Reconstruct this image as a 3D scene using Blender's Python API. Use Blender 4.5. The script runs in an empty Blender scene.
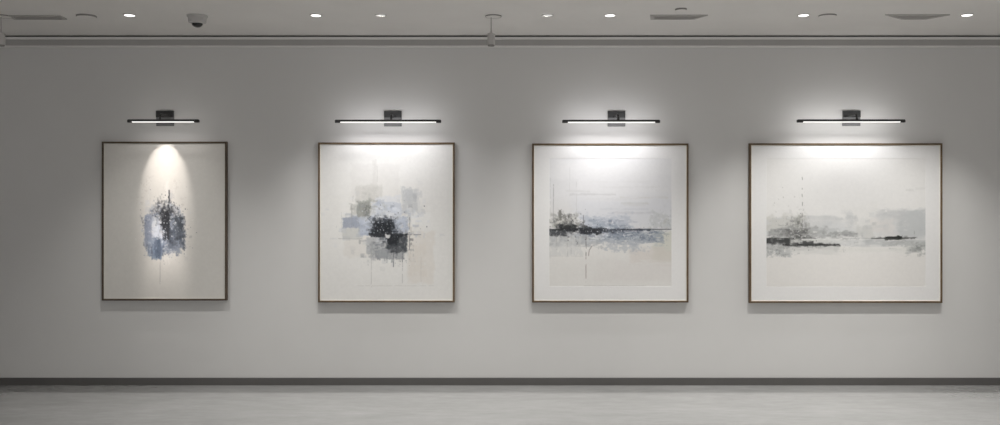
import bpy, bmesh, math, random
import numpy as np
from mathutils import Vector, Matrix

scene = bpy.context.scene
COL = scene.collection
R = math.radians

# lamp and added fill powers (W)
E = dict(d1=82, d2=102, d3=92, d4=84, d5=100, d6=150, d7=150, g1=48, g2=62, g3=86, g4=136, world=1.06, p1=1.4, p2=5.3, p3=6.2, p4=6.6, beam=17.5)

# ------------------------------------------------------------------ frame of reference
# wall surface is y = 0, camera 8 m in front of it, x to the right, z up, floor at z = 0
DIST, FPX, HOR = 8.0, 900.0, 204.0
CAMZ = (385.0 - HOR) * DIST / FPX


def at(px, py, d=0.0):
    """a point of the place seen at photo pixel (px, py), d metres in front of the wall"""
    k = (DIST - d) / FPX
    return Vector(((px - 500.0) * k, -d, CAMZ - (py - HOR) * k))


CEIL = at(0, 36.0)[2]


def ceil_at(px, py):
    """a point on the ceiling plane seen at photo pixel (px, py)"""
    k = (CEIL - CAMZ) / (HOR - py)
    return Vector(((px - 500.0) * k, -(DIST - k * FPX), CEIL))


# ------------------------------------------------------------------ materials
def lin(c):
    c = c / 255.0
    return c / 12.92 if c <= 0.04045 else ((c + 0.055) / 1.055) ** 2.4


def rgb(r, g, b):
    return (lin(r), lin(g), lin(b), 1.0)


def new_mat(name):
    m = bpy.data.materials.new(name)
    m.use_nodes = True
    return m, m.node_tree, m.node_tree.nodes['Principled BSDF']


def mottled(name, c1, c2, scale=(6, 6, 6), rough=(0.5, 0.6), metallic=0.0, bump=0.0, bump_scale=200.0,
            detail=5.0, spec=0.5, coat=0.0, coat_rough=0.1, ramp=(0.35, 0.65)):
    m, nt, b = new_mat(name)
    tc = nt.nodes.new('ShaderNodeTexCoord')
    mp = nt.nodes.new('ShaderNodeMapping')
    mp.inputs['Scale'].default_value = scale
    nz = nt.nodes.new('ShaderNodeTexNoise')
    nz.inputs['Scale'].default_value = 1.0
    nz.inputs['Detail'].default_value = detail
    nz.inputs['Roughness'].default_value = 0.6
    cr = nt.nodes.new('ShaderNodeValToRGB')
    cr.color_ramp.elements[0].position = ramp[0]
    cr.color_ramp.elements[0].color = c1
    cr.color_ramp.elements[1].position = ramp[1]
    cr.color_ramp.elements[1].color = c2
    mr = nt.nodes.new('ShaderNodeMapRange')
    mr.inputs['To Min'].default_value = rough[0]
    mr.inputs['To Max'].default_value = rough[1]
    L = nt.links.new
    L(tc.outputs['Object'], mp.inputs['Vector'])
    L(mp.outputs['Vector'], nz.inputs['Vector'])
    L(nz.outputs['Fac'], cr.inputs['Fac'])
    L(cr.outputs['Color'], b.inputs['Base Color'])
    L(nz.outputs['Fac'], mr.inputs['Value'])
    L(mr.outputs['Result'], b.inputs['Roughness'])
    b.inputs['Metallic'].default_value = metallic
    b.inputs['Specular IOR Level'].default_value = spec
    b.inputs['Coat Weight'].default_value = coat
    b.inputs['Coat Roughness'].default_value = coat_rough
    if bump > 0:
        n2 = nt.nodes.new('ShaderNodeTexNoise')
        n2.inputs['Scale'].default_value = bump_scale
        n2.inputs['Detail'].default_value = 3.0
        bp = nt.nodes.new('ShaderNodeBump')
        bp.inputs['Strength'].default_value = bump
        bp.inputs['Distance'].default_value = 0.002
        L(tc.outputs['Object'], n2.inputs['Vector'])
        L(n2.outputs['Fac'], bp.inputs['Height'])
        L(bp.outputs['Normal'], b.inputs['Normal'])
    return m


def glow(name, colour, strength):
    m, nt, b = new_mat(name)
    b.inputs['Base Color'].default_value = (0.8, 0.8, 0.8, 1)
    b.inputs['Roughness'].default_value = 0.4
    b.inputs['Emission Color'].default_value = colour
    b.inputs['Emission Strength'].default_value = strength
    return m


def grey(v, warm=0.0):
    return (v * (1 + warm), v, v * (1 - warm), 1)


M = {}
M['wall'] = mottled('matt_wall_paint', (0.668, 0.659, 0.646, 1), (0.688, 0.679, 0.666, 1), (1.2, 1.2, 1.2), (0.85, 0.95), bump=0.05, bump_scale=260, spec=0.2)
M['ceiling'] = mottled('ceiling_paint', grey(0.79, 0.03), grey(0.82, 0.03), (1.5, 1.5, 1.5), (0.85, 0.95), spec=0.2)
M['cornice'] = mottled('cornice_grey', grey(0.42, 0.03), grey(0.44, 0.03), (5, 5, 5), (0.6, 0.7), spec=0.3)  # one even mid-grey, darker than the wall
M['cornice_light'] = mottled('cornice_light_paint', grey(0.78, 0.02), grey(0.80, 0.02), (5, 5, 5), (0.6, 0.7), spec=0.3)
M['gap'] = mottled('painted_gap_shade', grey(0.05), grey(0.06), (5, 5, 5), (0.8, 0.9), spec=0.1)  # near-black colour carries the gap's shade on a solid strip
M['baseboard'] = mottled('baseboard_charcoal', grey(0.105, 0.04), grey(0.115, 0.04), (3, 3, 3), (0.5, 0.6), spec=0.3)
M['black_metal'] = mottled('black_metal', grey(0.022), grey(0.03), (20, 20, 20), (0.4, 0.5), spec=0.4)
M['dark_metal'] = mottled('dark_grey_metal', grey(0.035), grey(0.045), (20, 20, 20), (0.4, 0.5), spec=0.4)
M['plate_metal'] = mottled('grey_plate_metal', grey(0.14), grey(0.17), (20, 2, 20), (0.4, 0.5), spec=0.5)
M['pale_plastic'] = mottled('pale_grey_plastic', grey(0.5, 0.03), grey(0.53, 0.03), (15, 15, 15), (0.4, 0.5), spec=0.4)
M['housing'] = mottled('camera_housing_plastic', grey(0.50, 0.03), grey(0.53, 0.03), (15, 15, 15), (0.4, 0.5), spec=0.4)
M['rim'] = mottled('rim_grey_and_shade', grey(0.26, 0.05), grey(0.29, 0.05), (15, 15, 15), (0.4, 0.5), spec=0.4)  # plain grey of small parts; on ceiling discs it paints the unlit side
M['ring'] = mottled('downlight_ring_paint', grey(0.5, 0.04), grey(0.54, 0.04), (15, 15, 15), (0.4, 0.5), spec=0.4)
M['vent'] = mottled('vent_grey_metal', grey(0.46, 0.04), grey(0.49, 0.04), (10, 10, 10), (0.5, 0.6), spec=0.3)
M['slat'] = mottled('vent_slat_metal', grey(0.55, 0.04), grey(0.58, 0.04), (10, 10, 10), (0.5, 0.6), spec=0.3)
M['smoked'] = mottled('smoked_dome', grey(0.012), grey(0.02), (15, 15, 15), (0.12, 0.18), spec=0.6)
M['wood'] = mottled('frame_oak_stain', (0.095, 0.062, 0.034, 1), (0.15, 0.10, 0.056, 1), (14, 14, 14), (0.45, 0.55), detail=8, spec=0.35)
M['wood_dark'] = mottled('frame_walnut_stain', (0.07, 0.05, 0.034, 1), (0.105, 0.075, 0.05, 1), (14, 14, 14), (0.45, 0.55), detail=8, spec=0.35)
M['slip'] = mottled('cream_slip', (0.80, 0.76, 0.68, 1), (0.84, 0.80, 0.72, 1), (10, 10, 10), (0.5, 0.6), spec=0.3)
M['slip_dull'] = mottled('linen_slip', (0.66, 0.64, 0.58, 1), (0.70, 0.68, 0.62, 1), (10, 10, 10), (0.6, 0.7), spec=0.3)
M['mat'] = mottled('mat_board_paper', grey(0.79, 0.012), grey(0.81, 0.012), (40, 40, 40), (0.85, 0.95), spec=0.2)
M['reflector'] = mottled('satin_reflector', grey(0.8), grey(0.85), (10, 10, 10), (0.3, 0.4), spec=0.5)
M['led_bar'] = glow('led_bar_diffuser', (1.0, 0.985, 0.95, 1), 0.8)
M['led_lens'] = glow('downlight_lens', (1.0, 0.98, 0.95, 1), 2.2)
M['led_lens_dim'] = glow('dimmed_downlight_lens', (1.0, 0.98, 0.95, 1), 2.5)


def concrete():
    m, nt, b = new_mat('polished_concrete')
    L = nt.links.new
    tc = nt.nodes.new('ShaderNodeTexCoord')
    n1 = nt.nodes.new('ShaderNodeTexNoise')
    n1.inputs['Scale'].default_value = 1.7
    n1.inputs['Detail'].default_value = 9.0
    n1.inputs['Roughness'].default_value = 0.62
    n1.inputs['Distortion'].default_value = 0.6
    cr = nt.nodes.new('ShaderNodeValToRGB')
    e = cr.color_ramp.elements
    e[0].position, e[0].color = 0.30, (0.31, 0.311, 0.305, 1)
    e[1].position, e[1].color = 0.70, (0.385, 0.386, 0.38, 1)
    n2 = nt.nodes.new('ShaderNodeTexNoise')
    n2.inputs['Scale'].default_value = 9.0
    n2.inputs['Detail'].default_value = 8.0
    n2.inputs['Roughness'].default_value = 0.7
    mx = nt.nodes.new('ShaderNodeMixRGB')
    mx.blend_type = 'OVERLAY'
    mx.inputs['Fac'].default_value = 0.25
    mr = nt.nodes.new('ShaderNodeMapRange')
    mr.inputs['From Min'].default_value = 0.3
    mr.inputs['From Max'].default_value = 0.7
    mr.inputs['To Min'].default_value = 0.06
    mr.inputs['To Max'].default_value = 0.12
    bp = nt.nodes.new('ShaderNodeBump')
    bp.inputs['Strength'].default_value = 0.03
    bp.inputs['Distance'].default_value = 0.003
    mp = nt.nodes.new('ShaderNodeMapping')
    mp.inputs['Scale'].default_value = (0.55, 1.5, 1.0)
    L(tc.outputs['Object'], mp.inputs['Vector'])
    L(mp.outputs['Vector'], n1.inputs['Vector'])
    L(mp.outputs['Vector'], n2.inputs['Vector'])
    L(n1.outputs['Fac'], cr.inputs['Fac'])
    L(cr.outputs['Color'], mx.inputs['Color1'])
    L(n2.outputs['Fac'], mx.inputs['Color2'])
    L(mx.outputs['Color'], b.inputs['Base Color'])
    L(n1.outputs['Fac'], mr.inputs['Value'])
    L(mr.outputs['Result'], b.inputs['Roughness'])
    L(n2.outputs['Fac'], bp.inputs['Height'])
    L(bp.outputs['Normal'], b.inputs['Normal'])
    b.inputs['Specular IOR Level'].default_value = 0.9
    b.inputs['Coat Weight'].default_value = 0.45
    b.inputs['Coat Roughness'].default_value = 0.04
    return m


M['floor'] = concrete()


# ------------------------------------------------------------------ mesh helpers
def link(name, bm, mat, parent=None, smooth=False):
    bmesh.ops.recalc_face_normals(bm, faces=bm.faces)
    me = bpy.data.meshes.new(name)
    bm.to_mesh(me)
    bm.free()
    me.materials.append(mat)
    if smooth:
        me.shade_smooth()
        try:
            me.set_sharp_from_angle(angle=R(40))
        except Exception:
            pass
    o = bpy.data.objects.new(name, me)
    COL.objects.link(o)
    if parent is not None:
        o.parent = parent
    return o


def thing(name, loc, label, cat, group=None):
    o = bpy.data.objects.new(name, None)
    o.empty_display_size = 0.1
    o.location = loc
    COL.objects.link(o)
    o['label'] = label
    o['category'] = cat
    if group:
        o['group'] = group
    return o


def box(bm, x0, x1, y0, y1, z0, z1, bevel=0.0, seg=2):
    r = bmesh.ops.create_cube(bm, size=1.0)
    vs = r['verts']
    for v in vs:
        v.co = Vector((x0 if v.co.x < 0 else x1, y0 if v.co.y < 0 else y1, z0 if v.co.z < 0 else z1))
    if bevel > 0:
        es = list({e for v in vs for e in v.link_edges})
        bmesh.ops.bevel(bm, geom=es, offset=bevel, segments=seg, affect='EDGES', profile=0.5)


def lathe(bm, profile, n=48, centre=(0, 0, 0)):
    """profile: list of (radius, z); closed rings about the z axis, ends capped where the radius is > 0"""
    cx, cy, cz = centre
    rings = []
    for r, z in profile:
        if r <= 1e-6:
            rings.append([bm.verts.new((cx, cy, cz + z))])
        else:
            rings.append([bm.verts.new((cx + r * math.cos(2 * math.pi * i / n), cy + r * math.sin(2 * math.pi * i / n), cz + z)) for i in range(n)])
    for a, b in zip(rings, rings[1:]):
        for i in range(n):
            j = (i + 1) % n
            if len(a) == 1 and len(b) == 1:
                continue
            if len(a) == 1:
                bm.faces.new((a[0], b[i], b[j]))
            elif len(b) == 1:
                bm.faces.new((a[i], a[j], b[0]))
            else:
                bm.faces.new((a[i], a[j], b[j], b[i]))
    for ring in (rings[0], rings[-1]):
        if len(ring) > 1:
            bm.faces.new(ring)


def ring_frame(bm, x0, x1, z0, z1, profile):
    """mitred rectangular moulding; profile = closed list of (inset, y): inset from the outer rectangle"""
    loops = []
    for ins, y in profile:
        loops.append([bm.verts.new(c) for c in ((x0 + ins, y, z0 + ins), (x1 - ins, y, z0 + ins), (x1 - ins, y, z1 - ins), (x0 + ins, y, z1 - ins))])
    n = len(loops)
    for i in range(n):
        a, b = loops[i], loops[(i + 1) % n]
        for k in range(4):
            j = (k + 1) % 4
            bm.faces.new((a[k], a[j], b[j], b[k]))


def structure(name, bm, mat, label=None):
    o = link(name, bm, mat)
    o['kind'] = 'structure'
    if label:
        o['label'] = label
    return o


# ------------------------------------------------------------------ room shell
XW, YB = 5.7, -13.0
bm = bmesh.new(); box(bm, -XW, XW, YB, 0.2, -0.12, 0.0); structure('floor', bm, M['floor'], 'pale grey polished concrete gallery floor')
bm = bmesh.new(); box(bm, -XW, XW, 0.0, 0.2, 0.0, CEIL + 0.16); structure('wall_back', bm, M['wall'], 'off-white gallery wall carrying the paintings')
bm = bmesh.new(); box(bm, -XW - 0.2, -XW, YB, 0.2, -0.12, CEIL + 0.16); structure('wall_left', bm, M['wall'], 'off-white side wall out of view')
bm = bmesh.new(); box(bm, XW, XW + 0.2, YB, 0.2, -0.12, CEIL + 0.16); structure('wall_right', bm, M['wall'], 'off-white side wall out of view')

# ceiling with holes for the two deep downlights
DEEP = [(380.5, 15.2), (547.5, 15.2)]
bm = bmesh.new(); box(bm, -XW, XW, YB, 0.0, CEIL, CEIL + 0.16)
ceiling = structure('ceiling', bm, M['ceiling'], 'plain pale grey ceiling')
bm = bmesh.new()
for px, py in DEEP:
    c = ceil_at(px, py)
    lathe(bm, [(0.040, -0.05), (0.040, 0.075)], 48, c)
cut = link('cutter', bm, M['ceiling'])
md = ceiling.modifiers.new('holes', 'BOOLEAN')
md.object = cut
md.operation = 'DIFFERENCE'
md.solver = 'EXACT'
bpy.context.view_layer.update()
dg = bpy.context.evaluated_depsgraph_get()
me = bpy.data.meshes.new_from_object(ceiling.evaluated_get(dg))
ceiling.modifiers.clear()
ceiling.data = me
bpy.data.objects.remove(cut, do_unlink=True)

# top of the wall: black strip painted as the shade of a gap, pale strip, grey cornice band, pale bead
def strip(name, y_top, y_bot, depth, mat, label, bev=0.0):
    bm = bmesh.new()
    z1, z0 = at(0, y_top, depth)[2], at(0, y_bot, depth)[2]
    box(bm, -XW, XW, -depth, 0.0, z0, z1, bev, 1)
    return structure(name, bm, mat, label)

strip('trim_1', 35.8, 36.9, 0.012, M['gap'], 'thin black strip painted as the shade of a gap under the ceiling edge')
strip('trim_2', 36.9, 39.2, 0.040, M['cornice_light'], 'pale strip between painted gap shade and grey band')
strip('trim_3', 39.2, 45.4, 0.024, M['cornice'], 'grey cornice band along the wall top')
strip('trim_4', 45.4, 47.0, 0.030, M['cornice_light'], 'pale bead below the grey cornice band', 0.003)

bm = bmesh.new()
zb = at(0, 378.0, 0.016)[2]
box(bm, -XW, XW, -0.016, 0.0, 0.0, zb, 0.002, 2)
structure('baseboard_back', bm, M['baseboard'], 'charcoal baseboard along the gallery wall')

# ------------------------------------------------------------------ paintings
class Art:
    """pigment laid down stroke by stroke on a fine grid; coordinates are in photo pixels of the painting"""

    def __init__(self, x0, y0, x1, y1, seed, paper, res=2.4):
        self.x0, self.y0, self.x1, self.y1 = x0, y0, x1, y1
        self.nx, self.ny = int((x1 - x0) * res), int((y1 - y0) * res)
        xs = np.linspace(x0, x1, self.nx)
        ys = np.linspace(y0, y1, self.ny)
        self.X, self.Y = np.meshgrid(xs, ys)
        self.rng = np.random.default_rng(seed)
        self.c = np.ones((self.ny, self.nx, 3)) * np.array(paper, float)

    def noise(self, sx, sy, octaves=3):
        out = np.zeros_like(self.X)
        amp, tot = 1.0, 0.0
        for o in range(octaves):
            gx = (self.X - self.x0) / (sx / 2 ** o)
            gy = (self.Y - self.y0) / (sy / 2 ** o)
            g = self.rng.random((int(gy.max()) + 3, int(gx.max()) + 3))
            ix, iy = gx.astype(int), gy.astype(int)
            fx, fy = gx - ix, gy - iy
            fx, fy = fx * fx * (3 - 2 * fx), fy * fy * (3 - 2 * fy)
            v = (g[iy, ix] * (1 - fx) + g[iy, ix + 1] * fx) * (1 - fy) + (g[iy + 1, ix] * (1 - fx) + g[iy + 1, ix + 1] * fx) * fy
            out += amp * v
            tot += amp
            amp *= 0.6
        return out / tot * 2 - 1          # about -1..1

    def lay(self, a, col):
        a = np.clip(a, 0, 1)[..., None]
        self.c = self.c * (1 - a) + np.array(col, float) * a

    @staticmethod
    def ss(v):
        v = np.clip(v, 0, 1)
        return v * v * (3 - 2 * v)

    def patch(self, x0, y0, x1, y1, col, alpha=1.0, edge=1.0, rough=2.0, grain=(5, 5), wear=0.0):
        """a palette-knife rectangle with ragged edges; wear lets the ground show through"""
        d = np.minimum(np.minimum(self.X - x0, x1 - self.X), np.minimum(self.Y - y0, y1 - self.Y))
        d = d + rough * self.noise(*grain, 3)
        a = self.ss(d / (2 * edge) + 0.5)
        if wear > 0:
            a = a * self.ss((self.noise(grain[0] * 0.6, grain[1] * 0.6, 3) + 1.0 - wear) / 0.5)
        self.lay(a * alpha, col)

    def blob(self, cx, cy, rx, ry, col, alpha=1.0, soft=0.5, rough=0.35, grain=(5, 5), wear=0.0):
        d = 1 - np.sqrt(((self.X - cx) / rx) ** 2 + ((self.Y - cy) / ry) ** 2) + rough * self.noise(*grain, 4)
        a = self.ss(d / soft)
        if wear > 0:
            a = a * self.ss((self.noise(grain[0] * 0.6, grain[1] * 0.6, 3) + 1.0 - wear) / 0.5)
        self.lay(a * alpha, col)

    def stroke(self, x0, y0, x1, y1, col, w=0.6, alpha=1.0, broken=0.0, wobble=0.3):
        L = math.hypot(x1 - x0, y1 - y0)
        tx, ty = (x1 - x0) / L, (y1 - y0) / L
        u = (self.X - x0) * tx + (self.Y - y0) * ty
        v = -(self.X - x0) * ty + (self.Y - y0) * tx
        n = self.noise(6, 6, 2)
        a = self.ss((w - np.abs(v + wobble * n)) / 0.5 + 0.5) * self.ss(u / 1.5 + 0.5) * self.ss((L - u) / 1.5 + 0.5)
        if broken > 0:
            a = a * self.ss((self.noise(3.0, 3.0, 2) + 0.9 - broken) / 0.4)
        self.lay(a * alpha, col)

    def specks(self, n, x0, y0, x1, y1, col, r=(0.3, 0.9), alpha=0.9):
        for _ in range(n):
            u, v = self.rng.normal(0, 0.28, 2)
            cx, cy = (x0 + x1) / 2 + u * (x1 - x0), (y0 + y1) / 2 + v * (y1 - y0)
            rr = self.rng.uniform(*r)
            d = np.sqrt((self.X - cx) ** 2 + ((self.Y - cy) / self.rng.uniform(0.7, 1.6)) ** 2)
            self.lay(self.ss((rr - d) / 0.5 + 0.5) * alpha * self.rng.uniform(0.5, 1), col)

    def scumble(self, n, cx, cy, sx, sy, palette, w=(1, 4), h=(1, 4), alpha=(0.4, 0.9), ragged=1.0, fade=True):
        """many small ragged knife marks scattered about (cx, cy)"""
        if not hasattr(self, 'tex'):
            self.tex = self.noise(2.2, 2.2, 4)
        rx = (self.nx - 1) / (self.x1 - self.x0)
        ry = (self.ny - 1) / (self.y1 - self.y0)
        for _ in range(n):
            u, v = self.rng.normal(0, 1, 2)
            x, y = cx + u * sx, cy + v * sy
            ww, hh = self.rng.uniform(*w) / 2, self.rng.uniform(*h) / 2
            al = self.rng.uniform(*alpha) * (math.exp(-0.22 * (u * u + v * v)) if fade else 1)
            col = np.array(palette[self.rng.integers(len(palette))], float) + self.rng.normal(0, 5)
            i0, i1 = int((x - ww - 2 - self.x0) * rx), int((x + ww + 2 - self.x0) * rx) + 1
            j0, j1 = int((y - hh - 2 - self.y0) * ry), int((y + hh + 2 - self.y0) * ry) + 1
            i0, j0, i1, j1 = max(i0, 0), max(j0, 0), min(i1, self.nx), min(j1, self.ny)
            if i1 <= i0 or j1 <= j0:
                continue
            X, Y = self.X[j0:j1, i0:i1], self.Y[j0:j1, i0:i1]
            oi, oj = self.rng.integers(0, max(1, self.nx - (i1 - i0))), self.rng.integers(0, max(1, self.ny - (j1 - j0)))
            t = self.tex[oj:oj + (j1 - j0), oi:oi + (i1 - i0)]
            d = np.minimum(ww - np.abs(X - x), hh - np.abs(Y - y)) + ragged * t
            a = (self.ss(d / 1.0 + 0.5) * al)[..., None]
            self.c[j0:j1, i0:i1] = self.c[j0:j1, i0:i1] * (1 - a) + col * a

    def weave(self, amount):
        self.c = self.c * (1 + amount * self.noise(2.2, 2.2, 2))[..., None]

    def build(self, name, y_front, thick, parent, front_d):
        """a solid panel whose front carries the pigment as a colour attribute"""
        k = (DIST - front_d) / FPX
        nx, ny = self.nx, self.ny
        X = (self.X - 500.0) * k
        Z = CAMZ - (self.Y - HOR) * k
        lum = self.c.mean(axis=2)
        relief = (lum.max() - lum) / 255.0 * 0.0012
        V = np.stack([X, y_front - relief, Z], axis=-1).reshape(-1, 3) - np.array(parent.location)
        idx = np.arange(nx * ny).reshape(ny, nx)
        F = np.stack([idx[:-1, :-1], idx[1:, :-1], idx[1:, 1:], idx[:-1, 1:]], axis=-1).reshape(-1, 4)
        border = np.concatenate([idx[0, :], idx[1:, -1], idx[-1, -2::-1], idx[-2:0:-1, 0]])
        back = V[border].copy()
        back[:, 1] = y_front + thick - parent.location[1]
        bi = np.arange(len(border)) + nx * ny
        S = np.stack([border, np.roll(border, -1), np.roll(bi, -1), bi], axis=-1)
        me = bpy.data.meshes.new(name)
        me.from_pydata(np.concatenate([V, back]).tolist(), [], F.tolist() + S.tolist() + [bi.tolist()[::-1]])
        c = np.clip(self.c, 0, 255) / 255.0
        g = c @ np.array([0.3, 0.59, 0.11])
        c = g[..., None] + (c - g[..., None]) * 0.78      # muted, earthy palette
        c = np.where(c <= 0.04045, c / 12.92, ((c + 0.055) / 1.055) ** 2.4)
        c = c.reshape(-1, 3)
        c = np.concatenate([c, c[border]])
        rgba = np.concatenate([c, np.ones((len(c), 1))], axis=1).astype(np.float32)
        at_ = me.color_attributes.new('pigment', 'FLOAT_COLOR', 'POINT')
        at_.data.foreach_set('color', rgba.ravel())
        me.materials.append(M['pigment'])
        o = bpy.data.objects.new(name, me)
        COL.objects.link(o)
        o.parent = parent
        return o


def pigment_mat():
    m, nt, b = new_mat('painted_pigment')
    L = nt.links.new
    ca = nt.nodes.new('ShaderNodeVertexColor')
    ca.layer_name = 'pigment'
    tc = nt.nodes.new('ShaderNodeTexCoord')
    nz = nt.nodes.new('ShaderNodeTexNoise')
    nz.inputs['Scale'].default_value = 260.0
    nz.inputs['Detail'].default_value = 3.0
    bp = nt.nodes.new('ShaderNodeBump')
    bp.inputs['Strength'].default_value = 0.12
    bp.inputs['Distance'].default_value = 0.0015
    L(tc.outputs['Object'], nz.inputs['Vector'])
    L(nz.outputs['Fac'], bp.inputs['Height'])
    L(bp.outputs['Normal'], b.inputs['Normal'])
    L(ca.outputs['Color'], b.inputs['Base Color'])
    b.inputs['Roughness'].default_value = 0.85
    b.inputs['Specular IOR Level'].default_value = 0.2
    return m


M['pigment'] = pigment_mat()

def art_one():
    a = Art(103.3, 143.3, 224.7, 298.8, 11, (221, 217, 210))
    # scraped pale ground around the figure
    a.blob(165, 224, 26, 46, (232, 228, 223), 0.6, 0.7, 0.35, (6, 14))
    for i in range(34):
        x = a.rng.normal(165, 9); y = a.rng.uniform(186, 268)
        a.patch(x - 1.8, y - 8, x + 1.8, y + 8, (206, 202, 198) if i % 2 else (240, 237, 233), 0.32, 1.0, 1.6, (2.5, 8), 0.8)
    for x, y in ((143, 184), (146, 190), (150, 181), (176, 184), (141, 200), (183, 203)):
        a.patch(x - 3, y - 5, x + 3, y + 5, (184, 176, 168), 0.3, 1, 3, (2.4, 3), 1.0)
    # grey scumble behind, then the dark column and spire
    a.patch(151, 207, 181, 254, (176, 180, 190), 0.7, 1.6, 5.0, (5, 6), 0.3)
    a.patch(155, 203, 175, 217, (112, 113, 117), 0.85, 1.2, 5.0, (3.5, 4), 0.7)
    a.patch(159, 207, 171, 219, (78, 80, 84), 0.8, 1.2, 3.5, (3, 3), 0.6)
    a.stroke(169.2, 190, 169.0, 216, (66, 68, 74), 0.6, 0.95, 0.2)
    a.stroke(162, 200, 161.5, 212, (112, 113, 116), 0.45, 0.75, 0.3)
    a.stroke(158, 196, 157.6, 206, (140, 140, 142), 0.4, 0.6, 0.5)
    # blue blocks
    a.patch(144.5, 214.5, 163, 246, (166, 173, 191), 0.92, 0.8, 2.0, (3, 4))
    a.patch(145, 216, 151, 240, (140, 149, 172), 0.6, 0.9, 2.0, (2.5, 4), 0.35)
    a.patch(146, 236, 156, 247, (150, 160, 182), 0.6, 0.9, 2.5, (2.5, 4), 0.4)
    a.patch(151, 217, 164, 240, (204, 211, 226), 0.85, 1.0, 3.6, (3, 4), 0.25)
    a.patch(155, 224, 163.5, 237, (219, 224, 236), 0.8, 1.0, 3.2, (3, 4), 0.4)
    a.patch(168.5, 217, 183, 247, (112, 120, 135), 0.95, 0.9, 2.8, (3, 4), 0.1)
    a.patch(168.5, 220, 178, 233, (150, 158, 174), 0.75, 1.0, 3.0, (3, 3), 0.5)
    a.patch(172, 232, 180, 241, (138, 146, 162), 0.6, 1.0, 3.0, (3, 3), 0.6)
    a.patch(174, 216, 184, 233, (80, 86, 94), 0.8, 1.0, 3.2, (2.5, 3.5), 0.55)
    a.patch(168, 232, 184, 249, (92, 101, 117), 0.75, 1.0, 3.4, (3, 3.5), 0.55)
    a.patch(160.5, 212, 170, 226, (54, 56, 61), 0.95, 0.9, 2.8, (2.6, 3), 0.35)
    a.patch(163, 222, 169, 240, (58, 60, 66), 0.92, 0.9, 2.4, (2.4, 3), 0.45)
    a.patch(158, 220, 165, 232, (206, 211, 222), 0.7, 0.9, 2.6, (2.4, 3), 0.7)
    a.patch(147.5, 238, 163, 256, (150, 164, 186), 0.9, 1.0, 3.4, (2.6, 5), 0.25)
    a.patch(162, 240, 180, 252, (142, 151, 168), 0.8, 1.2, 4.2, (2.6, 5), 0.55)
    a.patch(153, 247, 161.5, 259, (126, 144, 170), 0.9, 0.9, 2.6, (2.2, 6), 0.25)
    a.patch(156.8, 234, 160.2, 257, (64, 74, 92), 0.85, 0.8, 1.8, (2.2, 5), 0.45)
    a.patch(160, 227.5, 163.2, 230.5, (236, 238, 243), 0.9, 0.6, 1.2, (2, 2))
    a.patch(168, 219, 171, 221.5, (228, 232, 239), 0.85, 0.6, 1.0, (2, 2))
    for x in (149, 152, 162, 167, 171, 174, 177):
        a.patch(x - 1.1, 245, x + 1.1, 247 + a.rng.uniform(3, 10), (118, 129, 148), 0.65, 0.7, 1.6, (1.8, 4), 0.6)
    a.scumble(90, 165, 226, 10, 13, [(150, 160, 182), (176, 185, 204), (128, 138, 158), (200, 207, 221)], (1, 5), (1.5, 6), (0.3, 0.8))
    a.scumble(70, 174, 233, 6, 9, [(84, 92, 106), (110, 118, 133), (66, 72, 82)], (1, 4), (1, 5), (0.4, 0.9))
    a.scumble(110, 165, 219, 4.5, 10, [(44, 47, 53), (62, 66, 73), (84, 88, 96)], (0.7, 3), (0.8, 4), (0.4, 0.95))
    a.scumble(40, 163, 207, 7, 5, [(150, 152, 156), (178, 180, 183), (120, 124, 130), (200, 201, 202)], (0.6, 2.4), (0.8, 4), (0.3, 0.8))
    a.scumble(40, 156, 228, 4, 7, [(216, 220, 229), (228, 230, 234), (238, 237, 234)], (1, 4), (1, 5), (0.4, 0.9))
    a.scumble(50, 160, 248, 7, 6, [(118, 132, 158), (90, 102, 124), (150, 162, 184)], (0.7, 2.4), (1.5, 7), (0.3, 0.8))
    a.scumble(16, 169, 203, 0.7, 8, [(44, 47, 53), (62, 66, 73), (84, 88, 96)], (0.5, 1.2), (1.5, 5), (0.6, 0.95))
    a.scumble(60, 166, 226, 14, 16, [(216, 220, 229), (228, 230, 234), (238, 237, 234)], (0.6, 2), (0.6, 2.4), (0.4, 0.9))
    a.patch(152, 220, 163, 238, (204, 211, 226), 0.55, 1.0, 3.6, (2.2, 3), 0.55)
    a.patch(145, 217, 151.5, 240, (146, 155, 177), 0.7, 0.8, 1.8, (2.4, 4), 0.3)
    a.patch(161, 210, 169.5, 226, (46, 48, 53), 0.9, 0.9, 2.8, (2.2, 2.8), 0.4)
    a.patch(164, 224, 169, 240, (50, 53, 59), 0.85, 0.9, 2.2, (2.2, 2.8), 0.4)
    a.patch(175, 217, 184, 230, (74, 80, 89), 0.75, 0.9, 2.8, (2.2, 3), 0.5)
    a.patch(155, 238, 161, 258, (92, 106, 130), 0.7, 0.8, 2.2, (2, 5), 0.4)
    for x, y in ((143.5, 219), (144, 228), (146, 244), (184, 222), (185, 233), (183, 245), (179, 214), (152, 213)):
        a.scumble(9, x, y, 1.6, 3.0, [(120, 126, 140), (88, 94, 106), (170, 176, 190)], (0.5, 1.8), (0.7, 3), (0.35, 0.85))
    a.scumble(40, 167, 212, 8, 6, [(64, 66, 72), (92, 94, 99)], (0.4, 1.3), (0.8, 3), (0.4, 0.9))
    a.specks(60, 150, 192, 186, 222, (96, 97, 102), (0.12, 0.5))
    a.specks(40, 176, 212, 190, 250, (92, 96, 104), (0.12, 0.5))
    a.specks(22, 140, 212, 152, 240, (128, 132, 142), (0.12, 0.45))
    a.specks(40, 148, 242, 184, 262, (112, 121, 138), (0.12, 0.5))
    a.specks(50, 153, 206, 182, 246, (222, 226, 234), (0.2, 0.6), 0.8)
    a.stroke(160.2, 262, 160.0, 284, (162, 160, 160), 0.35, 0.55, 0.35)
    a.weave(0.012)
    return a


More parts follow.
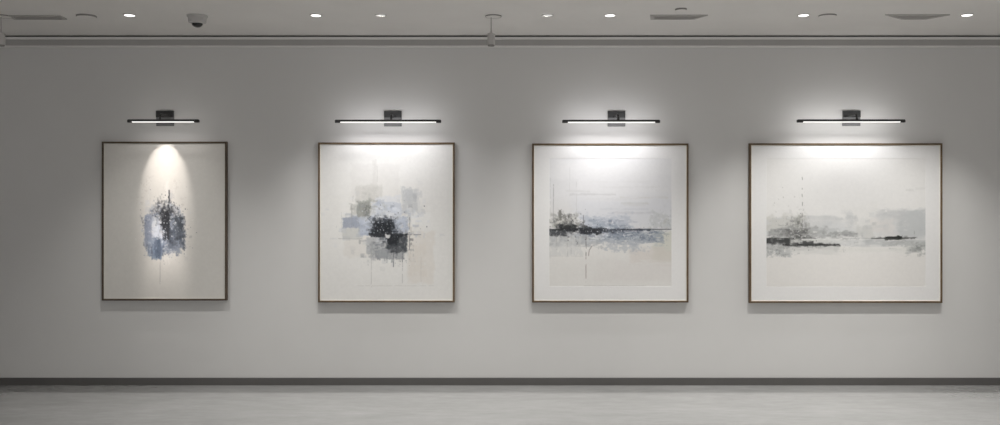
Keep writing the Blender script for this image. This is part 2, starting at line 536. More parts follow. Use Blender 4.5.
def art_two():
    a = Art(319.8, 144.2, 452.8, 300.7, 22, (232, 230, 226))
    a.blob(386, 226, 52, 56, (226, 222, 216), 0.6, 0.8, 0.5, (16, 16))
    a.patch(351, 164, 399, 201, (225, 222, 218), 0.6, 1.4, 2.2, (5, 6))
    a.patch(372, 160, 377, 190, (212, 209, 204), 0.45, 1, 2, (2.4, 8), 0.6)
    a.patch(356, 185, 382, 206, (208, 205, 199), 0.65, 1.4, 2.6, (4, 5), 0.2)
    a.patch(364, 188, 378, 202, (198, 196, 190), 0.4, 1.4, 2.6, (3, 4), 0.4)
    a.patch(401, 189, 418, 214, (204, 205, 206), 0.75, 1.0, 2.4, (3, 6), 0.25)
    a.patch(402, 187, 412, 200, (190, 192, 195), 0.5, 0.9, 2.6, (2.4, 4), 0.55)
    a.patch(407, 206, 421, 218, (212, 213, 214), 0.55, 1.4, 2.6, (4, 5), 0.3)
    a.patch(407, 232, 434, 283, (226, 219, 210), 0.65, 1.8, 3.0, (5, 8), 0.1)
    a.patch(409, 244, 426, 276, (222, 213, 202), 0.4, 2.0, 4.0, (5, 8), 0.3)
    a.patch(344, 236, 374, 256, (225, 220, 213), 0.6, 1.6, 3.0, (5, 6), 0.1)
    a.patch(410, 213, 430, 226, (234, 233, 230), 0.8, 1.2, 2.6, (4, 5))
    a.patch(351, 204, 363, 217, (194, 193, 187), 0.75, 0.9, 2.2, (3, 4), 0.15)
    a.patch(357, 201.5, 370, 217, (170, 171, 165), 0.88, 0.8, 2.2, (2.6, 3.5), 0.15)
    a.patch(362.5, 203, 369.5, 217, (142, 144, 139), 0.7, 0.9, 2.6, (2.2, 3.5), 0.5)
    a.patch(374, 196, 400, 209, (218, 220, 225), 0.7, 1.2, 3.0, (4, 4), 0.25)
    a.patch(371, 203, 402, 219, (200, 205, 215), 0.88, 1.2, 3.0, (4, 4), 0.1)
    a.patch(382, 207, 399, 216, (190, 197, 211), 0.5, 1.2, 3.0, (3, 3), 0.5)
    a.patch(343, 217.5, 361, 228, (166, 172, 186), 0.92, 0.7, 1.8, (3.5, 3))
    a.patch(351, 216, 362, 225, (150, 158, 175), 0.6, 0.9, 2.4, (3, 3), 0.5)
    a.patch(342.5, 228, 362, 239, (206, 206, 202), 0.85, 0.9, 1.6, (4, 3), 0.2)
    a.patch(358, 216.5, 378, 234.5, (192, 199, 213), 0.92, 1.0, 2.2, (3, 4))
    a.patch(359, 226, 371, 235, (174, 183, 203), 0.7, 1.0, 2.2, (3, 3), 0.2)
    a.patch(364, 217, 376, 226, (210, 215, 225), 0.6, 1.0, 2.8, (3, 3), 0.5)
    a.patch(390, 216.5, 408, 235, (180, 188, 205), 0.92, 1.0, 2.4, (3, 4), 0.1)
    a.patch(396, 219, 405, 230, (206, 212, 223), 0.75, 1.0, 2.6, (2.4, 3), 0.4)
    # the dark heart
    a.patch(373, 216, 394, 232, (112, 117, 125), 0.8, 1.2, 4.0, (3, 3), 0.5)
    a.blob(382, 227, 14, 11, (52, 55, 62), 0.97, 0.3, 0.7, (3, 3), 0.1)
    a.patch(373, 225, 391, 234, (38, 40, 46), 0.8, 1.0, 3.2, (2.6, 2.6), 0.35)
    a.patch(370, 224, 389, 234.5, (58, 61, 67), 0.9, 0.9, 3.2, (3, 3), 0.35)
    a.patch(383, 217, 391, 231, (72, 77, 85), 0.85, 0.9, 3.0, (2.4, 3), 0.4)
    a.patch(393, 226, 398, 234, (70, 75, 83), 0.75, 0.8, 2.2, (2, 2.6), 0.5)
    a.patch(371, 217, 381, 223, (120, 125, 134), 0.6, 0.8, 2.6, (2.2, 2.4), 0.7)
    a.patch(371, 233.8, 407, 237.4, (62, 65, 70), 0.9, 0.6, 1.4, (4, 2), 0.3)
    a.patch(366, 237, 389, 254, (180, 182, 185), 0.85, 1.2, 3.0, (3.5, 4), 0.2)
    a.patch(371, 242, 388, 258, (152, 155, 159), 0.75, 1.0, 3.0, (3, 3.5), 0.4)
    a.patch(375, 237, 387, 246, (204, 207, 212), 0.6, 1.0, 3.0, (3, 3), 0.4)
    a.patch(378, 249, 404, 259, (164, 166, 170), 0.88, 0.9, 2.2, (3, 3), 0.15)
    a.patch(387, 235.5, 407, 252.5, (78, 81, 86), 0.97, 0.7, 1.6, (2.6, 4))
    a.patch(388, 235.5, 402, 243.5, (54, 57, 62), 0.85, 0.9, 2.6, (2.6, 3), 0.3)
    a.patch(395, 240, 406.5, 252, (112, 115, 120), 0.55, 1.0, 2.8, (2.4, 3), 0.45)
    a.patch(387, 245, 394, 253, (74, 77, 82), 0.7, 1.0, 2.6, (2.2, 3), 0.4)
    a.patch(385.8, 234.5, 389.5, 238, (220, 220, 219), 0.9, 0.6, 1.6, (2.2, 2.2))
    a.patch(381, 259, 395, 263, (236, 235, 232), 0.8, 0.8, 1.8, (3, 3))
    a.stroke(371.4, 250, 371.4, 287, (184, 181, 177), 0.3, 0.6, 0.3)
    a.stroke(402.4, 250, 402.4, 283, (176, 174, 171), 0.3, 0.6, 0.3)
    a.stroke(393.6, 252, 393.4, 267, (116, 118, 122), 0.45, 0.75, 0.25)
    a.stroke(402.6, 250, 402.4, 262, (124, 126, 130), 0.45, 0.75, 0.25)
    a.stroke(338, 238.8, 362, 238.8, (176, 174, 171), 0.3, 0.75, 0.1)
    a.stroke(372, 234.8, 421, 234.6, (104, 104, 105), 0.35, 0.8, 0.25)
    a.stroke(409.6, 212, 409.4, 250, (122, 123, 126), 0.4, 0.8, 0.5)
    a.stroke(377.4, 164, 377.2, 190, (204, 201, 197), 0.3, 0.55, 0.4)
    a.stroke(341.5, 212, 341.5, 232, (196, 193, 188), 0.25, 0.6, 0.3)
    a.stroke(351.5, 205, 351.5, 224, (166, 164, 161), 0.3, 0.65, 0.35)
    a.stroke(356, 285.8, 434, 285.8, (206, 203, 198), 0.3, 0.55, 0.3)
    a.stroke(421, 256, 421, 282, (204, 197, 190), 0.3, 0.55, 0.3)
    a.scumble(90, 380, 222, 22, 11, [(150, 160, 182), (176, 185, 204), (128, 138, 158), (200, 207, 221)], (1.5, 8), (1.2, 5), (0.25, 0.7))
    a.scumble(60, 386, 214, 20, 9, [(216, 220, 229), (228, 230, 234), (238, 237, 234)], (1.5, 8), (1, 5), (0.3, 0.8))
    a.scumble(70, 384, 246, 13, 9, [(150, 152, 156), (178, 180, 183), (120, 124, 130), (200, 201, 202)], (1.5, 6), (1.2, 6), (0.3, 0.8))
    a.scumble(50, 366, 208, 9, 7, [(170, 171, 165), (150, 152, 146), (196, 195, 190)], (1, 5), (1.2, 6), (0.3, 0.75))
    a.scumble(40, 412, 204, 8, 10, [(200, 202, 204), (214, 214, 214), (186, 188, 192)], (1, 5), (1.5, 8), (0.25, 0.6))
    a.scumble(170, 384, 227, 9, 6, [(44, 47, 53), (62, 66, 73), (84, 88, 96)], (0.8, 4.5), (0.8, 3.6), (0.5, 0.98))
    a.scumble(80, 395, 242, 8, 6, [(44, 47, 53), (62, 66, 73), (84, 88, 96)], (0.8, 4), (0.8, 5), (0.4, 0.95))
    a.scumble(60, 388, 224, 16, 7, [(196, 203, 217), (180, 188, 206), (214, 218, 226)], (0.8, 3), (0.7, 2.6), (0.4, 0.9))
    a.scumble(30, 372, 220, 14, 8, [(150, 152, 156), (178, 180, 183), (120, 124, 130), (200, 201, 202)], (0.6, 2), (0.6, 2.4), (0.4, 0.9))
    a.scumble(40, 405, 240, 8, 14, [(150, 150, 150), (206, 200, 192)], (0.6, 3), (0.8, 6), (0.3, 0.7))
    a.scumble(40, 386, 256, 12, 5, [(150, 152, 156), (178, 180, 183), (120, 124, 130), (200, 201, 202)], (0.5, 1.5), (1.5, 7), (0.3, 0.7))
    a.patch(358, 202, 369.5, 216.5, (152, 153, 147), 0.6, 0.9, 3.0, (2.2, 2.6), 0.4)
    a.patch(364, 205, 370, 216.5, (122, 124, 120), 0.6, 0.9, 3.0, (2, 2.4), 0.6)
    a.patch(343, 218, 360, 227.5, (160, 167, 184), 0.6, 0.8, 2.6, (2.6, 2.4), 0.4)
    a.patch(342.5, 229, 360, 239, (206, 206, 202), 0.45, 0.9, 1.8, (4, 3), 0.3)
    a.patch(369, 219, 396, 234, (56, 60, 67), 0.75, 1.2, 5.0, (2.6, 2.2), 0.6)
    a.patch(375, 223, 391, 232.5, (42, 45, 50), 0.85, 1.2, 4.2, (2.4, 2.2), 0.4)
    a.patch(371, 233.6, 407, 237.2, (50, 53, 58), 0.9, 0.6, 1.6, (4, 1.8), 0.35)
    a.patch(387.5, 236, 407, 252, (82, 85, 91), 0.65, 0.8, 2.6, (2.2, 2.8), 0.4)
    a.patch(388, 236, 399, 243.5, (44, 47, 52), 0.85, 0.9, 2.6, (2.4, 2.6), 0.35)
    a.patch(394, 218, 407, 230, (186, 194, 210), 0.7, 1.0, 2.6, (2.6, 3), 0.45)
    a.patch(360, 218, 372, 234, (190, 198, 213), 0.6, 1.0, 2.6, (2.6, 3.4), 0.35)
    a.patch(378, 250, 390, 259, (160, 163, 167), 0.7, 0.8, 2.0, (2.6, 2.6), 0.3)
    a.patch(385.8, 234.5, 389.5, 238, (222, 222, 221), 0.9, 0.6, 1.6, (2.2, 2.2))
    a.patch(404, 190, 414, 205, (196, 198, 201), 0.5, 0.9, 2.4, (2.4, 4), 0.4)
    a.specks(60, 362, 206, 412, 240, (96, 100, 106), (0.12, 0.5))
    a.specks(22, 336, 212, 362, 232, (140, 142, 147), (0.12, 0.4))
    a.specks(40, 384, 232, 416, 266, (106, 108, 112), (0.12, 0.45))
    a.specks(46, 364, 210, 408, 240, (216, 220, 228), (0.2, 0.6), 0.8)
    a.weave(0.012)
    return a


def art_three():
    a = Art(548.8, 158, 672, 286.6, 33, (227, 226, 226))
    a.patch(520, 206, 700, 300, (226, 223, 218), 0.9, 14, 0, (9, 9))
    a.patch(551, 179, 578, 230, (214, 213, 213), 0.7, 1.8, 2.4, (5, 8), 0.1)
    a.patch(575, 196, 680, 232, (213, 214, 220), 0.8, 8, 5, (22, 6))
    a.patch(546, 176, 680, 200, (223, 222, 224), 0.6, 8, 4, (30, 5))
    for x0, x1, y, c in ((570, 616, 194.4, (204, 203, 204)), (566, 590, 191, (213, 212, 212)), (621, 648, 203, (204, 203, 202)),
                         (624, 646, 205, (209, 208, 208)), (612, 654, 212.6, (198, 198, 203)), (586, 640, 199, (216, 215, 217)),
                         (600, 660, 187, (218, 217, 217)), (620, 668, 197.5, (213, 211, 209)), (590, 650, 182, (221, 220, 220)), (600, 648, 209, (206, 207, 213))):
        a.patch(x0, y - 0.8, x1, y + 0.8, c, 0.7, 0.9, 1.2, (10, 2), 0.35)
    # sand and washes
    a.patch(652, 230, 676, 262, (207, 206, 192), 0.7, 2.6, 4, (7, 5))
    a.patch(630, 249, 680, 263, (215, 205, 197), 0.55, 2.4, 5, (12, 3))
    a.patch(596, 262, 680, 282, (218, 212, 208), 0.5, 5, 5, (20, 5))
    a.patch(548, 256, 612, 280, (222, 219, 214), 0.5, 5, 5, (14, 5))
    a.patch(650, 212, 680, 230, (194, 196, 197), 0.65, 2.4, 6, (4, 4), 0.5)
    a.patch(583, 216, 630, 232, (184, 190, 202), 0.75, 2.4, 6, (7, 3), 0.4)
    a.patch(590, 221, 616, 231, (150, 161, 178), 0.65, 1.6, 5, (5, 2.4), 0.55)
    a.patch(574, 232, 664, 243, (158, 167, 180), 0.8, 1.8, 5, (7, 2.4), 0.3)
    a.patch(596, 230, 654, 240, (128, 138, 154), 0.75, 1.4, 5.5, (4, 1.8), 0.6)
    a.patch(600, 231, 640, 236, (92, 102, 120), 0.7, 1.0, 3.5, (3, 1.6), 0.75)
    a.patch(612, 234, 645, 241, (150, 160, 174), 0.5, 1.2, 4.5, (5, 2), 0.6)
    a.patch(604, 239, 640, 251, (180, 185, 192), 0.65, 1.8, 5.5, (4, 3.5), 0.6)
    a.patch(548, 232, 602, 247, (178, 180, 182), 0.75, 1.8, 5, (5, 3), 0.45)
    a.patch(548, 238, 582, 256, (206, 206, 204), 0.65, 2.0, 4, (3, 6), 0.4)
    a.patch(588, 234, 608, 238.4, (222, 224, 226), 0.75, 0.8, 2.2, (4, 1.6), 0.4)
    a.patch(624, 236, 640, 238, (210, 214, 219), 0.65, 0.7, 1.6, (4, 1.6), 0.5)
    # town on the left of the horizon
    a.patch(553, 215, 578, 229, (174, 173, 169), 0.7, 1.6, 5.0, (3, 3), 0.45)
    a.patch(558, 209.5, 561.5, 220, (140, 139, 135), 0.8, 0.7, 1.2, (1.6, 2.4), 0.35)
    a.patch(562, 214, 574, 230, (122, 121, 118), 0.75, 1.0, 4.5, (2.2, 2.4), 0.75)
    a.patch(555, 222, 584, 230.5, (100, 101, 102), 0.75, 1.0, 3.6, (3, 2.2), 0.5)
    a.patch(560, 225.5, 576, 230.5, (58, 60, 62), 0.92, 0.9, 2.6, (3, 2), 0.25)
    a.patch(572, 218, 579, 226, (222, 220, 216), 0.6, 0.9, 2.6, (2.4, 2.4), 0.5)
    a.patch(556, 217, 564, 224, (210, 207, 200), 0.65, 0.9, 2.6, (2.4, 2.4), 0.5)
    a.patch(549, 230, 568, 236, (82, 84, 88), 0.85, 1.0, 3.0, (4, 2), 0.4)
    a.patch(579, 228, 603, 234, (62, 64, 70), 0.92, 0.9, 2.6, (4, 2), 0.3)
    a.patch(583, 225, 588, 230, (70, 71, 74), 0.85, 0.8, 1.8, (2, 2), 0.3)
    a.patch(600, 229, 624, 232.4, (78, 85, 98), 0.85, 0.8, 2.0, (4, 1.8), 0.4)
    a.stroke(547, 229.9, 612, 229.9, (46, 48, 51), 0.6, 1.0, 0.1)
    a.stroke(606, 229.6, 676, 229.3, (74, 78, 84), 0.4, 0.9, 0.3)
    a.stroke(625, 229.4, 655, 229.4, (64, 68, 74), 0.6, 0.85, 0.5)
    a.scumble(110, 618, 233, 24, 5, [(120, 131, 150), (150, 160, 176), (92, 102, 120), (176, 184, 196)], (2, 9), (0.7, 2.4), (0.25, 0.7))
    a.scumble(60, 600, 224, 16, 5, [(160, 169, 186), (186, 192, 204), (140, 150, 168)], (1.5, 6), (0.8, 3), (0.25, 0.65))
    a.scumble(70, 566, 224, 9, 5, [(108, 108, 105), (140, 139, 134), (76, 77, 78), (196, 193, 186)], (0.7, 3), (0.8, 4), (0.35, 0.85))
    a.scumble(60, 580, 231, 22, 1.8, [(48, 50, 54), (70, 73, 79), (96, 99, 104)], (1.5, 7), (0.6, 2), (0.4, 0.95))
    a.scumble(50, 575, 240, 20, 5, [(150, 152, 155), (180, 182, 184), (206, 206, 205)], (1, 5), (0.8, 5), (0.25, 0.65))
    a.scumble(60, 610, 235, 28, 5, [(222, 224, 228), (212, 216, 222)], (1.2, 5), (0.6, 1.6), (0.3, 0.8))
    a.scumble(40, 625, 246, 20, 4, [(176, 182, 190), (200, 203, 206)], (1, 5), (0.8, 3), (0.2, 0.55))
    a.scumble(40, 664, 226, 7, 8, [(176, 178, 178), (200, 200, 194)], (0.8, 3), (0.8, 4), (0.25, 0.6))
    a.patch(549, 228.8, 606, 230.9, (48, 50, 54), 0.85, 0.6, 1.5, (4, 1.5), 0.45)
    a.patch(558, 225, 577, 230, (50, 52, 54), 0.85, 0.9, 2.4, (2.6, 1.8), 0.35)
    a.patch(550, 231, 566, 235.5, (74, 76, 80), 0.75, 0.9, 2.4, (3, 1.8), 0.45)
    a.patch(580, 228.5, 602, 233.5, (54, 56, 62), 0.85, 0.9, 2.2, (3, 1.8), 0.4)
    a.patch(600, 229, 650, 231, (66, 72, 84), 0.75, 0.6, 1.3, (5, 1.4), 0.5)
    a.stroke(645, 229.4, 676, 229.3, (92, 96, 100), 0.35, 0.8, 0.35)
    a.patch(559, 210, 561.5, 220, (122, 121, 117), 0.75, 0.6, 1.0, (1.6, 2.4), 0.3)
    a.specks(60, 553, 212, 590, 234, (88, 88, 88), (0.12, 0.45))
    a.specks(60, 560, 222, 612, 240, (84, 87, 92), (0.12, 0.45))
    a.specks(60, 590, 226, 660, 246, (118, 127, 142), (0.12, 0.45))
    a.specks(46, 556, 222, 645, 240, (226, 227, 229), (0.2, 0.6), 0.8)
    a.specks(26, 652, 212, 672, 246, (146, 148, 148), (0.12, 0.4))
    # verticals and drips
    a.stroke(553.6, 184, 553.4, 222, (160, 158, 157), 0.3, 0.7, 0.45)
    a.stroke(550.4, 178, 550.4, 214, (202, 201, 200), 0.3, 0.65, 0.3)
    a.stroke(569.8, 167, 569.6, 198, (206, 205, 205), 0.3, 0.65, 0.5)
    a.stroke(576.4, 182, 576.4, 214, (203, 202, 201), 0.35, 0.65, 0.5)
    a.stroke(583.6, 215, 583.4, 230, (116, 116, 117), 0.35, 0.75, 0.25)
    a.stroke(586.2, 232, 586.0, 256, (112, 106, 106), 0.4, 0.8, 0.4)
    a.stroke(586.0, 256, 585.8, 282, (160, 144, 142), 0.4, 0.8, 0.55)
    a.stroke(588.4, 256, 589.4, 250, (158, 145, 143), 0.45, 0.75, 0.1)
    a.stroke(589.4, 250, 592.0, 246, (144, 136, 134), 0.45, 0.75, 0.1)
    for x, y in ((556.5, 250), (567.4, 256), (571.2, 255)):
        a.stroke(x, 234, x, y, (172, 170, 169), 0.35, 0.55, 0.5)
    a.stroke(550, 256, 583, 256.2, (202, 199, 196), 0.35, 0.55, 0.45)
    a.stroke(584, 286, 646, 286, (196, 191, 188), 0.35, 0.65, 0.1)
    a.weave(0.01)
    return a


def art_four():
    a = Art(766, 158, 926, 287, 44, (230, 228, 225))
    a.patch(740, 250, 950, 300, (229, 225, 220), 0.8, 9, 0, (9, 9))
    # distant hills
    n = a.noise(34, 200, 4)
    top = 216.5 + 3.4 * n + 2.0 * np.sin(a.X / 19.0) - 6.0 * a.ss((a.X - 868) / 18)
    h = a.ss((a.Y - top) / 2.6 + 0.3) * a.ss((240 - a.Y) / 7)
    a.lay(h * (0.62 + 0.3 * a.noise(12, 5, 4)), (198, 199, 199))
    a.patch(898, 210, 930, 237, (190, 193, 194), 0.75, 3.0, 5, (7, 5), 0.1)
    a.patch(874, 209.5, 906, 218, (199, 199, 199), 0.6, 2.4, 4, (8, 3), 0.35)
    a.patch(842, 205, 876, 226, (228, 226, 222), 0.8, 5.0, 6, (12, 8))
    a.patch(868, 219, 894, 234, (221, 215, 210), 0.6, 3.4, 5, (8, 5), 0.2)
    a.patch(846, 213, 854, 227, (200, 201, 202), 0.55, 2.4, 4, (4, 5), 0.3)
    a.patch(856, 226, 874, 238, (203, 202, 197), 0.65, 2.4, 5, (5, 5), 0.3)
    a.patch(766, 216, 802, 231, (205, 203, 196), 0.7, 3.2, 6, (6, 5), 0.25)
    a.patch(826, 222, 846, 231, (212, 213, 213), 0.6, 2.4, 5, (7, 4), 0.2)
    # scrub on the left bank
    a.patch(769, 228, 826, 238, (166, 166, 165), 0.8, 1.8, 5.5, (5, 3), 0.35)
    a.patch(788, 222, 808, 238, (146, 146, 144), 0.65, 1.8, 5.5, (3.5, 3), 0.5)
    a.patch(786, 230, 810, 237, (98, 98, 97), 0.8, 1.2, 4.2, (3.5, 2.2), 0.5)
    a.patch(774, 230, 792, 237, (142, 142, 141), 0.65, 1.2, 4.2, (3.5, 2.2), 0.5)
    a.patch(795, 215, 803, 229, (164, 164, 159), 0.55, 1.2, 4.0, (2.2, 2.8), 0.7)
    a.patch(810, 227, 838, 237, (188, 190, 190), 0.65, 2.2, 5, (6, 3), 0.3)
    a.patch(830, 231.5, 857, 236.5, (152, 153, 152), 0.75, 1.1, 3.0, (5, 2), 0.4)
    # water
    a.patch(766, 239, 926, 246, (203, 204, 203), 0.75, 1.4, 2.4, (12, 2.4), 0.2)
    a.patch(766, 238.4, 802, 243.8, (66, 67, 67), 0.95, 0.9, 2.2, (7, 1.8), 0.3)
    a.patch(764, 243, 790, 256, (178, 180, 180), 0.8, 1.6, 4.6, (3.5, 3), 0.45)
    a.patch(786, 246, 838, 253, (211, 210, 206), 0.65, 2.2, 3.5, (12, 3))
    a.patch(782, 243.7, 840, 245.9, (54, 55, 54), 0.95, 0.7, 1.4, (7, 1.5), 0.3)
    a.patch(803, 240.9, 813, 246, (66, 67, 66), 0.92, 0.8, 2.0, (2.6, 2.2), 0.2)
    a.patch(812, 238.6, 826, 242.5, (226, 226, 221), 0.75, 0.8, 1.8, (5, 1.6))
    a.patch(826, 239, 848, 243.5, (213, 213, 210), 0.65, 0.9, 1.8, (7, 2), 0.2)
    a.patch(866, 240, 930, 245, (188, 190, 190), 0.75, 1.2, 2.4, (12, 2), 0.25)
    a.patch(880, 241.5, 914, 243.6, (172, 173, 172), 0.6, 0.8, 1.5, (8, 1.6), 0.4)
    a.patch(906, 243, 930, 253, (184, 186, 184), 0.75, 1.6, 4.8, (4.5, 2.4), 0.5)
    a.patch(911, 246, 928, 250, (154, 156, 154), 0.65, 1.0, 3.2, (3, 1.8), 0.65)
    a.patch(840, 247, 908, 252, (222, 220, 214), 0.65, 2.2, 3.2, (12, 3))
    # islands and horizon
    a.stroke(766, 238.2, 816, 238.2, (108, 109, 108), 0.4, 0.85, 0.25)
    a.stroke(830, 238.4, 872, 238.3, (168, 169, 168), 0.35, 0.75, 0.4)
    a.stroke(871, 238.5, 916, 237.6, (98, 100, 97), 0.45, 0.9, 0.25)
    a.patch(885, 236.3, 902, 239.6, (52, 55, 52), 1.0, 0.6, 1.4, (3, 1.6), 0.1)
    a.patch(888, 239.5, 904, 240.8, (226, 225, 222), 0.65, 0.5, 0.8, (5, 2))
    a.stroke(914.5, 231, 914.5, 238, (144, 144, 142), 0.3, 0.75, 0.3)
    # dots, splatter
    for y0, y1 in ((177, 180), (188, 189.5), (194, 197), (202, 206), (213, 217), (219, 223)):
        a.stroke(802.3 + a.rng.uniform(-0.4, 0.4), y0, 802.4, y1, (146, 145, 140), 0.4, 0.75, 0.2)
    a.specks(22, 766, 186, 812, 226, (174, 173, 166), (0.2, 0.6), 0.55)
    a.scumble(90, 796, 233, 15, 3.5, [(120, 120, 119), (150, 150, 148), (96, 97, 96), (180, 180, 177)], (1, 5), (0.7, 3), (0.3, 0.8))
    a.scumble(50, 800, 222, 6, 6, [(150, 150, 145), (186, 185, 178), (120, 120, 116)], (0.7, 2.4), (0.8, 4), (0.25, 0.7))
    a.scumble(50, 776, 242, 8, 3, [(80, 81, 81), (110, 111, 111), (150, 151, 151)], (2, 7), (0.6, 2), (0.25, 0.7))
    a.scumble(60, 812, 245, 16, 1.4, [(54, 55, 54), (80, 81, 80), (170, 171, 169)], (2, 8), (0.5, 1.4), (0.35, 0.9))
    a.scumble(70, 778, 249, 10, 4, [(150, 152, 152), (184, 186, 186), (120, 122, 122)], (0.8, 4), (0.7, 2.4), (0.25, 0.7))
    a.scumble(60, 840, 236, 22, 3, [(170, 171, 170), (196, 197, 196), (146, 147, 146)], (1.5, 7), (0.7, 2.4), (0.2, 0.6))
    a.scumble(60, 895, 243, 22, 3, [(178, 180, 180), (200, 201, 200), (158, 160, 158)], (2, 9), (0.6, 2), (0.2, 0.6))
    a.scumble(40, 918, 248, 6, 4, [(150, 152, 150), (184, 186, 184)], (0.8, 4), (0.7, 2.2), (0.25, 0.7))
    a.scumble(40, 893, 238, 10, 0.8, [(52, 55, 52), (86, 88, 85)], (1, 5), (0.5, 1.2), (0.4, 0.9))
    a.scumble(60, 830, 240, 40, 6, [(224, 223, 219), (214, 214, 211)], (1.5, 6), (0.6, 1.6), (0.3, 0.8))
    a.scumble(50, 880, 222, 30, 6, [(200, 201, 201), (216, 215, 212), (186, 188, 189)], (3, 12), (1.5, 5), (0.15, 0.4))
    a.patch(790, 239.4, 828, 243.2, (206, 206, 202), 0.8, 0.8, 1.6, (5, 1.6), 0.2)
    a.patch(766, 238.6, 790, 242.6, (72, 73, 73), 0.85, 0.9, 2.4, (5, 1.6), 0.4)
    a.stroke(766, 238.2, 812, 238.0, (84, 85, 84), 0.4, 0.9, 0.25)
    a.patch(766, 246, 840, 250, (196, 196, 193), 0.55, 1.4, 2.6, (5, 2), 0.35)
    a.patch(783, 244.2, 836, 245.6, (60, 61, 60), 0.9, 0.6, 1.2, (6, 1.3), 0.4)
    a.patch(803, 241.4, 813, 245.6, (70, 71, 70), 0.8, 0.7, 1.8, (2.6, 2), 0.25)
    a.patch(886, 236.4, 901.5, 239.4, (44, 47, 44), 0.95, 0.6, 1.2, (3, 1.4), 0.1)
    a.patch(872, 238, 915, 238.9, (86, 88, 85), 0.75, 0.4, 0.6, (6, 1), 0.35)
    a.specks(50, 774, 216, 814, 236, (128, 129, 126), (0.12, 0.45))
    a.specks(60, 768, 240, 800, 256, (146, 147, 146), (0.12, 0.45))
    a.specks(24, 836, 242, 856, 254, (182, 182, 179), (0.12, 0.4))
    a.specks(24, 786, 222, 812, 240, (228, 227, 224), (0.2, 0.6), 0.85)
    a.patch(906, 189, 914, 191, (212, 210, 207), 0.65, 0.9, 1.2, (4, 2))
    a.patch(916, 187.5, 926, 189.5, (219, 217, 214), 0.55, 0.9, 1.2, (5, 2))
    a.stroke(768, 286.5, 924, 286.5, (202, 199, 194), 0.35, 0.45, 0.1)
    a.weave(0.01)
    return a


FD = 0.038          # how far the frame fronts stand off the wall


def painting(px0, py0, px1, py1, label, art, window, wood, slip):
    p0, p1 = at(px0, py1, FD), at(px1, py0, FD)
    base = Vector(((p0.x + p1.x) / 2, 0.0, p0.z))
    t = thing('framed_painting', base, label, 'painting', 'framed paintings on the gallery wall')
    k = (DIST - FD) / FPX
    hw, h = (p1.x - p0.x) / 2, p1.z - p0.z
    fw = 1.75 * k
    bm = bmesh.new()
    ring_frame(bm, -hw, hw, 0, h, [(0, -0.001), (0, -FD + 0.002), (0.002, -FD), (fw - 0.002, -FD), (fw, -FD + 0.002), (fw, -0.001)])
    link('frame', bm, M[wood], t)
    sw = 0.0065
    bm = bmesh.new()
    ring_frame(bm, -hw + fw, hw - fw, fw, h - fw, [(0, -0.012), (0, -FD + 0.009), (sw - 0.002, -FD + 0.009), (sw, -FD + 0.0115), (sw, -0.012)])
    link('slip', bm, M[slip], t)
    yb = -FD + 0.0135
    bm = bmesh.new()
    box(bm, -hw + fw, hw - fw, -0.011, -0.004, fw, h - fw)
    link('backing_board', bm, M['mat'], t)
    if window:
        wx0, wy0, wx1, wy1 = window
        a0, a1 = at(wx0, wy1, -yb), at(wx1, wy0, -yb)
        # mat board with a bevelled window
        ox0, ox1, oz0, oz1 = -hw + fw, hw - fw, fw, h - fw
        ix0, ix1, iz0, iz1 = a0.x - base.x, a1.x - base.x, a0.z - base.z, a1.z - base.z
        bm = bmesh.new()
        def rect(x0, x1, z0, z1, y):
            return [bm.verts.new(c) for c in ((x0, y, z0), (x1, y, z0), (x1, y, z1), (x0, y, z1))]
        loops = [rect(ox0, ox1, oz0, oz1, -0.012), rect(ox0, ox1, oz0, oz1, yb), rect(ix0, ix1, iz0, iz1, yb),
                 rect(ix0 + 0.0008, ix1 - 0.0008, iz0 + 0.0008, iz1 - 0.0008, yb + 0.0008), rect(ix0 + 0.0008, ix1 - 0.0008, iz0 + 0.0008, iz1 - 0.0008, -0.012)]
        for i in range(5):
            a, b = loops[i], loops[(i + 1) % 5]
            for q in range(4):
                bm.faces.new((a[q], a[(q + 1) % 4], b[(q + 1) % 4], b[q]))
        link('mat_board', bm, M['mat'], t)
        art.build('artwork', yb + 0.0014, 0.004, t, -yb)
    else:
        art.build('canvas', yb, 0.010, t, -yb)
    return t


WIN = {3: (549.2, 158.4, 671.6, 286.4), 4: (766.4, 158.4, 925.6, 286.8)}
painting(101.6, 141.6, 226.6, 300.6, 'narrow framed painting of one ragged blue and charcoal patch in a cone of warm light', art_one(), None, 'wood_dark', 'slip_dull')
painting(318.0, 142.4, 454.6, 302.5, 'framed abstract of overlapping blue, grey and black blocks on cream paper', art_two(), None, 'wood', 'slip')
painting(532.2, 143.4, 688.6, 302.6, 'almost square framed abstract of a dark town on a blue shoreline', art_three(), WIN[3], 'wood', 'slip')
painting(749.6, 143.2, 942.6, 303.0, 'widest framed painting, a grey misty shore with small black islands', art_four(), WIN[4], 'wood', 'slip')


# ------------------------------------------------------------------ picture lights
BD = 0.26       # bar stands this far off the wall


